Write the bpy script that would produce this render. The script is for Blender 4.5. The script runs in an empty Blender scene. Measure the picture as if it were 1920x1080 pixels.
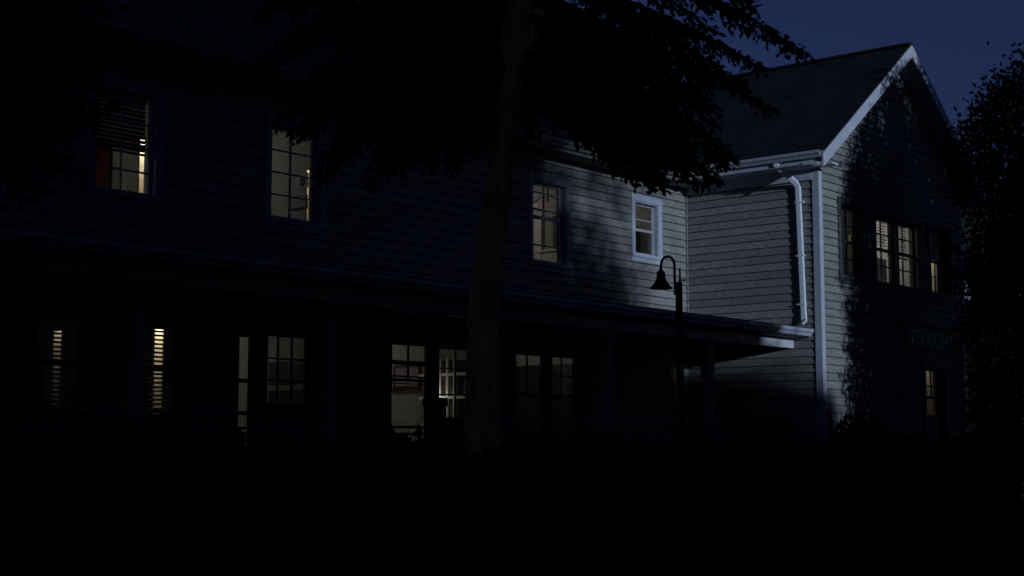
import bpy, math, random
import numpy as np
from mathutils import Vector, Matrix

R = math.radians
SC = bpy.context.scene
COL = SC.collection
rng = np.random.default_rng(7)
random.seed(7)

# ------------------------------------------------------------------ materials
def mat(name, base, rough=0.7, var=0.0, scale=6.0, bump=0.0, bscale=None, metal=0.0, spec=0.3, emit=None, estr=0.0, stretch=None):
    m = bpy.data.materials.new(name); m.use_nodes = True
    nt = m.node_tree; n = nt.nodes; l = nt.links
    b = n['Principled BSDF']
    b.inputs['Base Color'].default_value = (*base, 1)
    b.inputs['Roughness'].default_value = rough
    b.inputs['Metallic'].default_value = metal
    b.inputs['Specular IOR Level'].default_value = spec
    if emit:
        b.inputs['Emission Color'].default_value = (*emit, 1)
        b.inputs['Emission Strength'].default_value = estr
    if var or bump:
        tc = n.new('ShaderNodeTexCoord'); mp = n.new('ShaderNodeMapping')
        l.new(tc.outputs['Object'], mp.inputs['Vector'])
        if stretch: mp.inputs['Scale'].default_value = stretch
    if var:
        nz = n.new('ShaderNodeTexNoise'); nz.inputs['Scale'].default_value = scale
        nz.inputs['Detail'].default_value = 6; nz.inputs['Roughness'].default_value = 0.65
        l.new(mp.outputs[0], nz.inputs['Vector'])
        rp = n.new('ShaderNodeValToRGB')
        rp.color_ramp.elements[0].position = 0.3; rp.color_ramp.elements[1].position = 0.72
        rp.color_ramp.elements[0].color = (*[c * (1 - var) for c in base], 1)
        rp.color_ramp.elements[1].color = (*[min(1, c * (1 + var)) for c in base], 1)
        l.new(nz.outputs['Fac'], rp.inputs['Fac']); l.new(rp.outputs['Color'], b.inputs['Base Color'])
    if bump:
        n2 = n.new('ShaderNodeTexNoise'); n2.inputs['Scale'].default_value = bscale or scale * 4
        n2.inputs['Detail'].default_value = 8
        l.new(mp.outputs[0], n2.inputs['Vector'])
        bp = n.new('ShaderNodeBump'); bp.inputs['Strength'].default_value = bump; bp.inputs['Distance'].default_value = 0.02
        l.new(n2.outputs['Fac'], bp.inputs['Height']); l.new(bp.outputs[0], b.inputs['Normal'])
    return m

M = {}
M['siding'] = mat('grey painted clapboard', (.205, .21, .225), .62, .3, 9, .5, 70, stretch=(1, 1, 3))
def per_island(m, lo=.84, hi=1.14):
    nt = m.node_tree; n = nt.nodes; l = nt.links; b = n['Principled BSDF']
    src = b.inputs['Base Color'].links[0].from_socket
    g = n.new('ShaderNodeNewGeometry'); mr = n.new('ShaderNodeMapRange'); mr.inputs[3].default_value = lo; mr.inputs[4].default_value = hi
    vm = n.new('ShaderNodeVectorMath'); vm.operation = 'SCALE'
    l.new(g.outputs['Random Per Island'], mr.inputs[0]); l.new(src, vm.inputs[0]); l.new(mr.outputs[0], vm.inputs['Scale']); l.new(vm.outputs[0], b.inputs['Base Color'])
per_island(M['siding'])
M['joint'] = mat('painted lap shade line', (.045, .046, .055), .9, .3, 12)  # dark line painted under each lap in place of its shadow
M['trim'] = mat('white painted trim', (.36, .40, .51), .5, .12, 7, .12, 40)
M['casing'] = mat('shaded window casing paint', (.19, .21, .29), .5, .14, 7, .12, 40)  # trim paint copied darker, shade put into the colour
M['soffit'] = mat('painted soffit', (.42, .45, .55), .6, .12, 7, .1, 40)
M['gutter'] = mat('painted metal gutter', (.31, .345, .44), .38, .14, 11, .08, 30, spec=.5)
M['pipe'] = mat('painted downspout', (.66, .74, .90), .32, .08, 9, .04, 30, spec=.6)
M['porchwood'] = mat('grey porch wood', (.16, .165, .18), .65, .25, 8, .2, 40)
M['deck'] = mat('dark porch boards', (.07, .065, .06), .7, .3, 8, .2, 40)
M['sash'] = mat('window sash paint', (.30, .31, .36), .5, .1, 9, .08, 50)
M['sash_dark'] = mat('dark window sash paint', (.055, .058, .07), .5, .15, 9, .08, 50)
M['doorpaint'] = mat('dark door paint', (.035, .04, .045), .5, .2, 7, .1, 30)
M['black_metal'] = mat('black lamp metal', (.012, .012, .013), .45, .2, 15, .08, 60, metal=.3)
M['bark'] = mat('ridged bark', (.52, .39, .18), .95, .7, 8, 1.0, 20, stretch=(1, 1, .28))
M['bark_dark'] = mat('dark bark', (.03, .027, .022), .95, .4, 6, .7, 14, stretch=(1, 1, .3))
M['wall_in'] = mat('beige plaster', (.50, .485, .445), .85, .1, 3, .05, 30)
M['wall_in2'] = mat('grey plaster', (.46, .45, .43), .85, .08, 3, .05, 30)
M['wall_hall'] = mat('warm hall plaster', (.72, .67, .56), .8, .06, 4)
M['white_in'] = mat('white indoor trim', (.78, .75, .66), .5, .06, 8)
M['wood_in'] = mat('dark cabinet wood', (.055, .042, .03), .5, .35, 6, .1, 20, stretch=(1, 1, 5))
M['wood_black'] = mat('black brown bookcase wood', (.018, .014, .010), .5, .35, 6, .1, 20, stretch=(1, 1, 5))
M['floor_in'] = mat('brown floor', (.12, .08, .05), .5, .2, 5)
M['red_cloth'] = mat('dark red cloth', (.13, .035, .03), .9, .2, 10, .2, 30)
M['blind'] = mat('blind slats', (.07, .062, .055), .6, .1, 10)
M['blind_red'] = mat('reddish blind slats', (.05, .03, .03), .6, .15, 10)
M['lace'] = mat('pale lace curtain', (.50, .46, .44), .95, .5, 22, .4, 30)
M['paper'] = mat('pale paper', (.62, .60, .58), .8, .06, 5)
M['emblem'] = mat('blue grey ink', (.13, .13, .17), .8, .3, 20)
M['purple'] = mat('mauve poster', (.36, .30, .36), .8, .25, 8)
M['shade_glass'] = mat('pinkish lamp glass', (.6, .5, .45), .4, .1, 5, emit=(1, .82, .66), estr=.035)
M['sign_board'] = mat('dark green sign board', (.012, .02, .018), .5, .3, 8)
M['sign_ink'] = mat('teal sign lettering', (.20, .78, .60), .5, .25, 14)
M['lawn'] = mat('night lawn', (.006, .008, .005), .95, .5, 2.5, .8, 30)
M['brick'] = mat('dark clapboard of next house', (.005, .004, .0045), .95, .3, 5, .2, 20, spec=0.0)

def leaf_mat(name, c, tr=.25):
    m = bpy.data.materials.new(name); m.use_nodes = True
    nt = m.node_tree; n = nt.nodes; l = nt.links
    b = n['Principled BSDF']; b.inputs['Roughness'].default_value = .8; b.inputs['Specular IOR Level'].default_value = .05
    g = n.new('ShaderNodeNewGeometry'); rp = n.new('ShaderNodeValToRGB')
    rp.color_ramp.elements[0].color = (c[0] * .5, c[1] * .5, c[2] * .5, 1)
    rp.color_ramp.elements[1].color = (c[0] * 1.5, c[1] * 1.4, c[2] * 1.3, 1)
    l.new(g.outputs['Random Per Island'], rp.inputs['Fac']); l.new(rp.outputs['Color'], b.inputs['Base Color'])
    return m
M['needles'] = leaf_mat('dark conifer needles', (.012, .018, .012))
M['leaves'] = leaf_mat('dark green leaves', (.0045, .006, .004))
M['shrub'] = leaf_mat('shrub leaves', (.007, .010, .006))

# shingles: brick pattern in UV (metres)
def shingle():
    m = bpy.data.materials.new('asphalt shingles'); m.use_nodes = True
    nt = m.node_tree; n = nt.nodes; l = nt.links; b = n['Principled BSDF']
    b.inputs['Roughness'].default_value = .55; b.inputs['Specular IOR Level'].default_value = .45
    uv = n.new('ShaderNodeTexCoord'); br = n.new('ShaderNodeTexBrick')
    br.inputs['Scale'].default_value = 1; br.inputs['Brick Width'].default_value = .22; br.inputs['Row Height'].default_value = .15
    br.inputs['Mortar Size'].default_value = .006; br.inputs['Mortar'].default_value = (.010, .010, .012, 1)
    br.inputs['Color1'].default_value = (.009, .011, .019, 1); br.inputs['Color2'].default_value = (.017, .021, .037, 1)
    l.new(uv.outputs['UV'], br.inputs['Vector'])
    nz = n.new('ShaderNodeTexNoise'); nz.inputs['Scale'].default_value = 1.2; nz.inputs['Detail'].default_value = 7
    l.new(uv.outputs['UV'], nz.inputs['Vector'])
    mx = n.new('ShaderNodeMix'); mx.data_type = 'RGBA'; mx.blend_type = 'MULTIPLY'; mx.inputs[0].default_value = .6
    rp = n.new('ShaderNodeValToRGB'); rp.color_ramp.elements[0].position = .3; rp.color_ramp.elements[1].position = .7
    rp.color_ramp.elements[0].color = (.45, .45, .45, 1); rp.color_ramp.elements[1].color = (1.2, 1.2, 1.2, 1)
    l.new(nz.outputs['Fac'], rp.inputs['Fac']); l.new(br.outputs['Color'], mx.inputs[6]); l.new(rp.outputs['Color'], mx.inputs[7])
    l.new(mx.outputs[2], b.inputs['Base Color'])
    bp = n.new('ShaderNodeBump'); bp.inputs['Strength'].default_value = .6; bp.inputs['Distance'].default_value = .01
    inv = n.new('ShaderNodeMath'); inv.operation = 'SUBTRACT'; inv.inputs[0].default_value = 1
    l.new(br.outputs['Fac'], inv.inputs[1]); l.new(inv.outputs[0], bp.inputs['Height']); l.new(bp.outputs[0], b.inputs['Normal'])
    return m
M['shingle'] = shingle()

def glass():
    m = bpy.data.materials.new('window glass'); m.use_nodes = True
    nt = m.node_tree; n = nt.nodes; l = nt.links
    n.remove(n['Principled BSDF']); out = n['Material Output']
    t = n.new('ShaderNodeBsdfTransparent'); t.inputs[0].default_value = (.9, .92, .92, 1)
    g = n.new('ShaderNodeBsdfGlossy'); g.inputs['Roughness'].default_value = .02; g.inputs[0].default_value = (.9, .9, .95, 1)
    f = n.new('ShaderNodeFresnel'); f.inputs[0].default_value = 1.35
    mx = n.new('ShaderNodeMixShader')
    l.new(f.outputs[0], mx.inputs[0]); l.new(t.outputs[0], mx.inputs[1]); l.new(g.outputs[0], mx.inputs[2])
    l.new(mx.outputs[0], out.inputs['Surface'])
    return m
M['glass'] = glass()

# ------------------------------------------------------------------ mesh helpers
class MB:
    def __init__(s): s.v = []; s.f = []; s.m = []; s.uv = {}
    def quad(s, a, b, c, d, mi=0, uv=None):
        i = len(s.v); s.v += [tuple(a), tuple(b), tuple(c), tuple(d)]
        if uv: s.uv[len(s.f)] = uv
        s.f.append((i, i + 1, i + 2, i + 3)); s.m.append(mi)
    def tri(s, a, b, c, mi=0):
        i = len(s.v); s.v += [tuple(a), tuple(b), tuple(c)]; s.f.append((i, i + 1, i + 2)); s.m.append(mi)
    def box(s, x0, x1, y0, y1, z0, z1, mi=0):
        i = len(s.v)
        s.v += [(x, y, z) for z in (z0, z1) for y in (y0, y1) for x in (x0, x1)]
        for f in ((0, 2, 3, 1), (4, 5, 7, 6), (0, 1, 5, 4), (2, 6, 7, 3), (0, 4, 6, 2), (1, 3, 7, 5)):
            s.f.append(tuple(i + k for k in f)); s.m.append(mi)
    def prism(s, poly, d0, d1, mi=0):
        """poly: list of 3-D points, swept from offset d0 to d1 (vectors)"""
        n = len(poly); i = len(s.v)
        s.v += [tuple(Vector(p) + Vector(d0)) for p in poly] + [tuple(Vector(p) + Vector(d1)) for p in poly]
        s.f.append(tuple(range(i, i + n))[::-1]); s.m.append(mi)
        s.f.append(tuple(range(i + n, i + 2 * n))); s.m.append(mi)
        for k in range(n):
            q = (k + 1) % n
            s.f.append((i + k, i + q, i + n + q, i + n + k)); s.m.append(mi)
    def tube(s, pts, rad, seg=10, mi=0, cap=True, wob=0.0):
        pts = [Vector(p) for p in pts]
        if not hasattr(rad, '__len__'): rad = [rad] * len(pts)
        ups = None; rings = []
        for k, p in enumerate(pts):
            d = (pts[min(k + 1, len(pts) - 1)] - pts[max(k - 1, 0)]).normalized()
            if ups is None:
                ups = Vector((1, 0, 0)) if abs(d.x) < .9 else Vector((0, 1, 0))
            a = d.cross(ups).normalized(); b = a.cross(d).normalized(); ups = b
            i = len(s.v); rings.append(i)
            for q in range(seg):
                t = 2 * math.pi * q / seg
                r = rad[k] * (1 + wob * random.uniform(-1, 1))
                s.v.append(tuple(p + a * (r * math.cos(t)) + b * (r * math.sin(t))))
        for k in range(len(rings) - 1):
            for q in range(seg):
                e = (q + 1) % seg
                s.f.append((rings[k] + q, rings[k] + e, rings[k + 1] + e, rings[k + 1] + q)); s.m.append(mi)
        if cap:
            s.f.append(tuple(rings[0] + q for q in range(seg))[::-1]); s.m.append(mi)
            s.f.append(tuple(rings[-1] + q for q in range(seg))); s.m.append(mi)
    def lathe(s, prof, o, seg=24, mi=0):
        o = Vector(o)
        pr = []
        for r, z in prof:
            i = len(s.v); pr.append(i)
            for q in range(seg):
                t = 2 * math.pi * q / seg
                s.v.append((o.x + r * math.cos(t), o.y + r * math.sin(t), o.z + z))
        for k in range(len(pr) - 1):
            for q in range(seg):
                e = (q + 1) % seg
                s.f.append((pr[k] + q, pr[k] + e, pr[k + 1] + e, pr[k + 1] + q)); s.m.append(mi)
    def build(s, name, mats, parent=None, smooth=False):
        me = bpy.data.meshes.new(name)
        me.from_pydata(s.v, [], s.f)
        if not isinstance(mats, (list, tuple)): mats = [mats]
        for m in mats: me.materials.append(m)
        me.polygons.foreach_set('material_index', s.m)
        if smooth: me.polygons.foreach_set('use_smooth', [True] * len(s.f))
        if s.uv:
            ul = me.uv_layers.new(name='UVMap')
            for p in me.polygons:
                u = s.uv.get(p.index)
                if u:
                    for li, c in zip(p.loop_indices, u): ul.data[li].uv = c
        me.update()
        o = bpy.data.objects.new(name, me); COL.objects.link(o)
        if parent: o.parent = parent
        return o

def tag(o, label, cat, group=None):
    o['label'] = label; o['category'] = cat
    if group: o['group'] = group
    return o
def empty(name, label=None, cat=None, group=None, loc=(0, 0, 0)):
    o = bpy.data.objects.new(name, None); o.empty_display_size = .3; COL.objects.link(o); o.location = loc
    if label: tag(o, label, cat, group)
    return o
def rebase(root):
    """put the children's coordinates relative to the root's location"""
    mw = Matrix.Translation(root.location).inverted()
    for c in root.children: c.matrix_parent_inverse = mw

# ------------------------------------------------------------------ key planes (metres)
XW, YW, YM = 24.20, 12.83, 15.71        # wing side wall x, gable wall y, main facade y
XE = 30.63                              # far corner of the gable wall
XL = 1.0                                # facade's other end
G0 = 0.55                               # ground at the house
PF = 1.10                               # porch floor
EXP = 0.1480                            # clapboard exposure
house = empty('house', 'grey clapboard two storey house with lit windows, long porch and moonlit gabled wing', 'house', loc=(XW, YW, G0))

# ------------------------------------------------------------------ clapboard walls
brd = random.Random(11)
def clap(mb, P, u0, u1, z0, z1, openings):
    """P(u, z, d): point on the wall, d = how far it stands proud. u0/u1: functions of z."""
    k0 = int(math.floor((z0 - 4.136) / EXP)); k1 = int(math.ceil((z1 - 4.136) / EXP))
    for k in range(k0, k1):
        a = max(z0, 4.136 + k * EXP); b = min(z1, 4.136 + (k + 1) * EXP)
        if b - a < 1e-4: continue
        zs = sorted({a, b, *[z for o in openings for z in (o[2], o[3]) if a < z < b]})
        base = 4.136 + k * EXP
        for za, zb in zip(zs[:-1], zs[1:]):
            zm = (za + zb) / 2
            cuts = sorted((o[0], o[1]) for o in openings if o[2] < zm < o[3])
            segs = []; cur = None
            start, end = None, None
            lo_a, hi_a, lo_b, hi_b = u0(za), u1(za), u0(zb), u1(zb)
            pts = [('L',)] ; xs = []
            left = 'wall'; prev = None
            spans = []
            x = None
            for c0, c1 in cuts:
                spans.append((x, c0)); x = c1
            spans.append((x, None))
            joints = []                                  # butt joints: boards are 2 to 4.5 m long
            x = u0(za) + brd.uniform(.6, 4)
            while x < u1(za) - .5:
                joints.append(x); x += brd.uniform(2.0, 4.6)
            cut = []
            for s0, s1 in spans:
                inner = [j for j in joints if (s0 is None or j > s0 + .3) and (s1 is None or j < s1 - .3) and u0(zb) + .2 < j < u1(zb) - .2]
                for c in inner: cut.append((s0, c - .0012)); s0 = c + .0012
                cut.append((s0, s1))
            for s0, s1 in cut:
                a0 = lo_a if s0 is None else s0; b0 = lo_b if s0 is None else s0
                a1 = hi_a if s1 is None else s1; b1 = hi_b if s1 is None else s1
                if a1 - a0 < .005 and b1 - b0 < .005: continue
                a1 = max(a1, a0); b1 = max(b1, b0)
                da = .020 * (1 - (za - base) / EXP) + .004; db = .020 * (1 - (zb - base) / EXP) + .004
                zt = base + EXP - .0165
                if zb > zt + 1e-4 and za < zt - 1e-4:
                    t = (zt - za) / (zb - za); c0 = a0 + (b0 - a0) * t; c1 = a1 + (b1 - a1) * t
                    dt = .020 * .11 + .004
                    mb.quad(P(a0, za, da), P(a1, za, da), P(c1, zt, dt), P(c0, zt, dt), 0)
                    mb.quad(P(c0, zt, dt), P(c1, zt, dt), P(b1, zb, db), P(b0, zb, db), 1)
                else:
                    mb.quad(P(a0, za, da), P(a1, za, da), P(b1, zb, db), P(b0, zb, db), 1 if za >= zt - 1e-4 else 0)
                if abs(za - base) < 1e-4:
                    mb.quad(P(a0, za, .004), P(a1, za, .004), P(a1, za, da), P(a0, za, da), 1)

def backing(mb, P, u0, u1, z0, z1, openings, d0=-.12, d1=-.002):
    us = sorted({u0, u1, *[u for o in openings for u in o[:2] if u0 < u < u1]})
    for a, b in zip(us[:-1], us[1:]):
        um = (a + b) / 2
        zc = sorted((o[2], o[3]) for o in openings if o[0] < um < o[1])
        z = z0
        for c, d in zc + [(z1, z1)]:
            if c - z > .001:
                for dd in (d0, d1):
                    mb.quad(P(a, z, dd), P(b, z, dd), P(b, c, dd), P(a, c, dd), 2)
            z = d

# window specs: x0, x1, z0, z1 (visible glass), plane, columns, muntin heights, meeting rail heights
WIN = []
def W(x0, *a, **k): WIN.append(((x0 - .10, *a), k))   # measured glass starts behind the casing
U = 'upper'
W(10.80, 11.54, 4.87, 6.10, YM, 2, [5.14, 5.46, 5.78], [])
W(13.68, 14.41, 4.85, 6.09, YM, 2, [5.16, 5.48, 5.80], [])
W(19.52, 20.25, 4.80, 6.10, YM, 2, [5.98], [5.54], lower_cols=1, lower_m=[5.06], bars=[5.68])
W(22.56, 23.13, 5.23, 6.12, YM, 1, [5.86], [5.66], lower_cols=1, lower_m=[], pale=1)
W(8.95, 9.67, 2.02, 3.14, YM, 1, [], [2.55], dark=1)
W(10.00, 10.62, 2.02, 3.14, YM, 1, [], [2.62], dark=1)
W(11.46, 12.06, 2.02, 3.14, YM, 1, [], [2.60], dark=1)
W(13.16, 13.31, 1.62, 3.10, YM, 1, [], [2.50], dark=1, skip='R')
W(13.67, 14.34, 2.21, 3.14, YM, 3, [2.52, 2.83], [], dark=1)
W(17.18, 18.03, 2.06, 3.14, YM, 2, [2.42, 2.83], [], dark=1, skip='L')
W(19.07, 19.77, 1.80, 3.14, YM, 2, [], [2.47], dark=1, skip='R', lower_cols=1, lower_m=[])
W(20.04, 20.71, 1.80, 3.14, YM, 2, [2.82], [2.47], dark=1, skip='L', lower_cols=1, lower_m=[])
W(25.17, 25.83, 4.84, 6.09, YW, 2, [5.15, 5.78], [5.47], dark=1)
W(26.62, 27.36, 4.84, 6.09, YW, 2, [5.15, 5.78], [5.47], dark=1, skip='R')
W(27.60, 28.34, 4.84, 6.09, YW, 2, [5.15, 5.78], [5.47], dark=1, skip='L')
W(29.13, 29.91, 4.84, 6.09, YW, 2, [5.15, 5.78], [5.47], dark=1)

CAS, REC = .105, .10
open_m, open_g = [], []
def opening(x0, x1, z0, z1, grow=.055): return (x0 - grow, x1 + grow, z0 - grow, z1 + grow)
for a, k in WIN:
    (open_m if a[4] == YM else open_g).append(opening(*a[:4]))
DOOR = (16.02, 16.86, 1.20, 3.15)            # glazed entrance door
DOORG = (28.61, 29.45, 1.45, 3.15)           # shop door in the gable wall
open_m.append(opening(*DOOR)); open_g.append(opening(*DOORG))
grow = lambda o: (o[0] - .085, o[1] + .085, o[2] - .06, o[3] + .085)

mb = MB()
Pm = lambda u, z, d: (u, YM - d, z)
clap(mb, Pm, lambda z: XL, lambda z: XW, G0, 6.75, [grow(o) for o in open_m])
backing(mb, Pm, XL, XW + .1, G0, 6.80, open_m)
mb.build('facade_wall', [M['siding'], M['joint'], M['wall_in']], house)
mb = MB()
Pw = lambda u, z, d: (XW - d, u, z)
clap(mb, Pw, lambda z: YW + .10, lambda z: YM - .02, G0, 6.75, [])
backing(mb, Pw, YW, YM, G0, 6.85, [])
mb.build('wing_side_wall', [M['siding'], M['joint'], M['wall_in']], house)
XR, ZR, SL = 27.42, 9.65, .726               # wing ridge x, height, slope
mb = MB()
Pg = lambda u, z, d: (u, YW - d, z)
rake = lambda z: ZR - .16 - z
lo = lambda z: max(XW + .10, XR - max(0, rake(z)) / SL); hi = lambda z: min(XE - .10, XR + max(0, rake(z)) / SL)
SUR = (27.48, 30.50, G0, 4.05)               # boarded shop surround: no clapboards behind it
clap(mb, Pg, lo, hi, G0, 9.45, [grow(o) for o in open_g if o[3] > 4.5] + [SUR])
backing(mb, Pg, XW, XE, G0, 6.8, open_g)
for d in (-.002, -.12): mb.tri(Pg(XW, 6.8, d), Pg(XE, 6.8, d), Pg(XR, 9.5, d), 2)
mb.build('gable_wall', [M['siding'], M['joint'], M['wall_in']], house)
mb = MB()   # plain outer walls the camera hardly sees
mb.box(XE - .12, XE, YW + .12, 22.6, G0, 6.8); mb.box(XL, XE - .13, 22.5, 22.6, G0, 6.8); mb.box(XL, XL + .12, YM + .13, 22.49, G0, 6.8)
mb.prism([(XL, YM + .05, 6.85), (XL, 22.6, 6.85), (XL, 19.15, 9.5)], (0, 0, 0), (.1, 0, 0))
mb.build('end_wall', M['siding'], house)
# corner boards
mb = MB()
mb.box(XW - .034, XW + .10, YW - .034, YW + .0, G0, 6.72); mb.box(XW - .034, XW, YW + .0005, YW + .10, G0, 6.72)
mb.build('corner_board', M['trim'], house)
mb = MB(); mb.box(XE - .10, XE + .034, YW - .034, YW + .1, G0, 6.72); mb.build('corner_board', M['trim'], house)
mb = MB(); mb.box(XW - .05, XW - .026, YM - .05, YM - .026, 3.6, 6.66); mb.build('corner_board', M['siding'], house)

# ------------------------------------------------------------------ windows
def make_window(x0, x1, z0, z1, Y, cols, munt, meet, dark=0, lower_cols=None, lower_m=None, bars=(), skip='', pale=0):
    o = opening(x0, x1, z0, z1); cl = 0 if 'L' in skip else CAS; cr = 0 if 'R' in skip else CAS
    wm = M['trim'] if pale else M['casing'] if not dark else M['sash_dark']  # moonlit window gets the brighter paint: its light is put into the colour
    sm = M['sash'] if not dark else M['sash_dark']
    root = bpy.data.objects.new('window', None)
    mb = MB(); c = CAS; f, b = Y - .045, Y - .003
    if cl: mb.box(o[0] - c, o[0], f, b, o[2], o[3])
    if cr: mb.box(o[1], o[1] + c, f, b, o[2], o[3])
    e0, e1 = (cl + .015 if cl else .014), (cr + .015 if cr else .014)
    mb.box(o[0] - e0, o[1] + e1, f - .008, b, o[3] + .001, o[3] + c + .02)
    if not cr: mb.box(o[1] + .0005, o[1] + .014, f, b, o[2], o[3])
    if not cl: mb.box(o[0] - .014, o[0] - .0005, f, b, o[2], o[3])
    # jamb liners
    j = .02
    mb.box(o[0], o[0] + j, Y - .03, Y + .17, o[2], o[3]); mb.box(o[1] - j, o[1], Y - .03, Y + .17, o[2], o[3])
    mb.box(o[0] + j, o[1] - j, Y - .028, Y + .17, o[3] - j, o[3]); mb.box(o[0] + j, o[1] - j, Y - .028, Y + .17, o[2], o[2] + j)
    w = mb.build('window', wm, house)
    mb = MB(); mb.box(o[0] - (cl + .03 if cl else .014), o[1] + (cr + .03 if cr else .014), Y - .075, Y - .0035, o[2] - .055, o[2] - .001)
    mb.box(o[0] - (cl or .014), o[1] + (cr or .014), Y - .04, Y - .003, o[2] - .14, o[2] - .056)
    mb.build('sill', wm, w)
    mb = MB(); s0, s1 = Y + REC - .025, Y + REC + .02
    X0, X1, Z0, Z1 = o[0] + j, o[1] - j, o[2] + j, o[3] - j
    mb.box(X0, x0, s0, s1, Z0, Z1); mb.box(x1, X1, s0, s1, Z0, Z1)
    mb.box(x0, x1, s0, s1, Z0, z0); mb.box(x0, x1, s0, s1, z1, Z1)
    for m in meet: mb.box(x0, x1, s0 - .006, s1 + .004, m - .028, m + .028)
    t = .011; m0, m1 = Y + REC - .014, Y + REC + .014
    zr = meet[0] if meet else z0
    up = sorted([z1] + [m for m in munt if m > zr] + [zr + (.028 if meet else 0)])
    for i in range(1, cols):
        x = x0 + (x1 - x0) * i / cols
        mb.box(x - t, x + t, m0, m1, zr + (.0285 if meet else 0), z1)
    lc = cols if lower_cols is None else lower_cols
    if meet:
        for i in range(1, lc):
            x = x0 + (x1 - x0) * i / lc
            mb.box(x - t, x + t, m0, m1, z0, zr - .0285)
    for m in [m for m in munt if m > zr or lower_m is None] + (lower_m or []): mb.box(x0, x1, m0 + .002, m1 - .002, m - t, m + t)
    for m in bars: mb.box(x0, x1, m0 + .003, m1 - .003, m - .016, m + .016)
    mb.build('sash', sm, w)
    mb = MB(); g = Y + REC
    mb.quad((x0, g, z0), (x1, g, z0), (x1, g, z1), (x0, g, z1)); mb.build('pane', M['glass'], w)
    return w
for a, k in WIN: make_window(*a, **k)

def make_door(x0, x1, z0, z1, Y, floor, bars, cols_top, kick, right=.11):
    o = opening(x0, x1, z0, z1)
    mb = MB(); c = .11; f, b = Y - .045, Y - .003
    mb.box(o[0] - c, o[0], f, b, floor, o[3]); mb.box(o[1], o[1] + right, f, b, floor, o[3])
    mb.box(o[0] - c, o[1] + right, f - .006, b, o[3] + .001, o[3] + c)
    mb.box(o[0], o[0] + .02, Y - .03, Y + .16, floor, o[3]); mb.box(o[1] - .02, o[1], Y - .03, Y + .16, floor, o[3])
    s0, s1 = Y + .05, Y + .095
    mb.box(o[0] + .02, x0, s0, s1, floor, o[3]); mb.box(x1, o[1] - .02, s0, s1, floor, o[3])
    mb.box(x0, x1, s0, s1, z1, o[3]); mb.box(x0, x1, s0, s1, floor, kick)
    for m, h in bars: mb.box(x0, x1, s0, s1, m - h, m + h)
    xm = (x0 + x1) / 2
    mb.box(xm - .014, xm + .014, s0 + .01, s1 - .01, cols_top, z1)
    d = mb.build('door', M['doorpaint'], house)
    mb = MB(); mb.quad((x0, Y + .07, kick), (x1, Y + .07, kick), (x1, Y + .07, z1), (x0, Y + .07, z1)); mb.build('pane', M['glass'], d)
    mb = MB(); mb.tube([(x1 + .02, s0 - .05, floor + .95), (x1 + .02, s0, floor + .95)], .025); mb.lathe([(0, -.03), (.028, -.02), (.028, .02), (0, .03)], (x1 + .02, s0 - .06, floor + .95), 12)
    mb.build('handle', M['black_metal'], d)
make_door(*DOOR, YM, PF, [(2.88, .035), (2.67, .012), (2.615, .02), (1.895, .022), (2.56, .006)], 2.60, 1.38, right=.082)
make_door(*DOORG, YW, G0 + .1, [(2.83, .012), (2.60, .03)], 2.63, 2.24)

# boarded surround of the shop door
mb = MB()
mb.box(27.48, 27.60, YW - .05, YW - .003, G0, 4.05); mb.box(30.38, 30.50, YW - .05, YW - .003, G0, 4.05)
mb.box(27.44, 30.54, YW - .09, YW - .003, 4.051, 4.13)
og = opening(*DOORG)
for xa, xb, za, zb in ((27.601, og[0] - .111, G0, 3.5), (og[1] + .111, 30.379, G0, 3.5), (27.601, 30.379, 3.501, 4.05), (og[0] - .11, og[1] + .11, 3.32, 3.5)):
    mb.box(xa, xb, YW - .022, YW - .004, za, zb)
x = 27.8
while x < 30.3:
    if not (og[0] - .13 < x < og[1] + .13): mb.box(x, x + .012, YW - .03, YW - .0225, G0, 3.4)
    x += .2
mb.build('door_surround', M['sash_dark'], house)

# ------------------------------------------------------------------ roofs
def slope_courses(mb, e0, e1, r0, r1, n, lip=.012):
    """lapped shingle courses between an eave edge (e0,e1) and a ridge edge (r0,r1)"""
    e0, e1, r0, r1 = map(Vector, (e0, e1, r0, r1))
    nrm = (e1 - e0).cross(r0 - e0).normalized()
    if nrm.z < 0: nrm = -nrm
    Ls = (r0 - e0).length; Lu = (e1 - e0).length
    for k in range(n):
        ta, tb = k / n, (k + 1) / n
        a0, a1 = e0.lerp(r0, ta), e1.lerp(r1, ta); b0, b1 = e0.lerp(r0, tb), e1.lerp(r1, tb)
        uv = [(0, ta * Ls), (Lu, ta * Ls), (Lu, tb * Ls), (0, tb * Ls)]
        mb.quad(a0 + nrm * lip, a1 + nrm * lip, b1 + nrm * .001, b0 + nrm * .001, 0, uv)
        mb.quad(a0, a1, a1 + nrm * lip, a0 + nrm * lip, 0, [(0, ta * Ls)] * 4)
EY, EZ = 15.20, 6.80                          # main eave
RY = 19.15
mb = MB()
slope_courses(mb, (XL - .4, EY, EZ), (XE + .3, EY, EZ), (XL - .4, RY, ZR), (XE + .3, RY, ZR), 32)
slope_courses(mb, (XL - .4, 2 * RY - EY, EZ), (XE + .3, 2 * RY - EY, EZ), (XL - .4, RY, ZR), (XE + .3, RY, ZR), 32)
mb.quad((XL - .4, EY + .01, EZ - .09), (XE, EY + .01, EZ - .09), (XE, RY, ZR - .1), (XL - .4, RY, ZR - .1))
mb.box(XL - .4, XE + .3, RY - .1, RY + .1, ZR - .02, ZR + .035)
mb.build('main_roof', M['shingle'], house)
EX0 = XR - 3.80; EZW = ZR - 3.80 * SL         # wing eave
YF = 12.37
mb = MB()
slope_courses(mb, (EX0, YF, EZW), (EX0, RY, EZW), (XR, YF, ZR), (XR, RY, ZR), 32)
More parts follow.
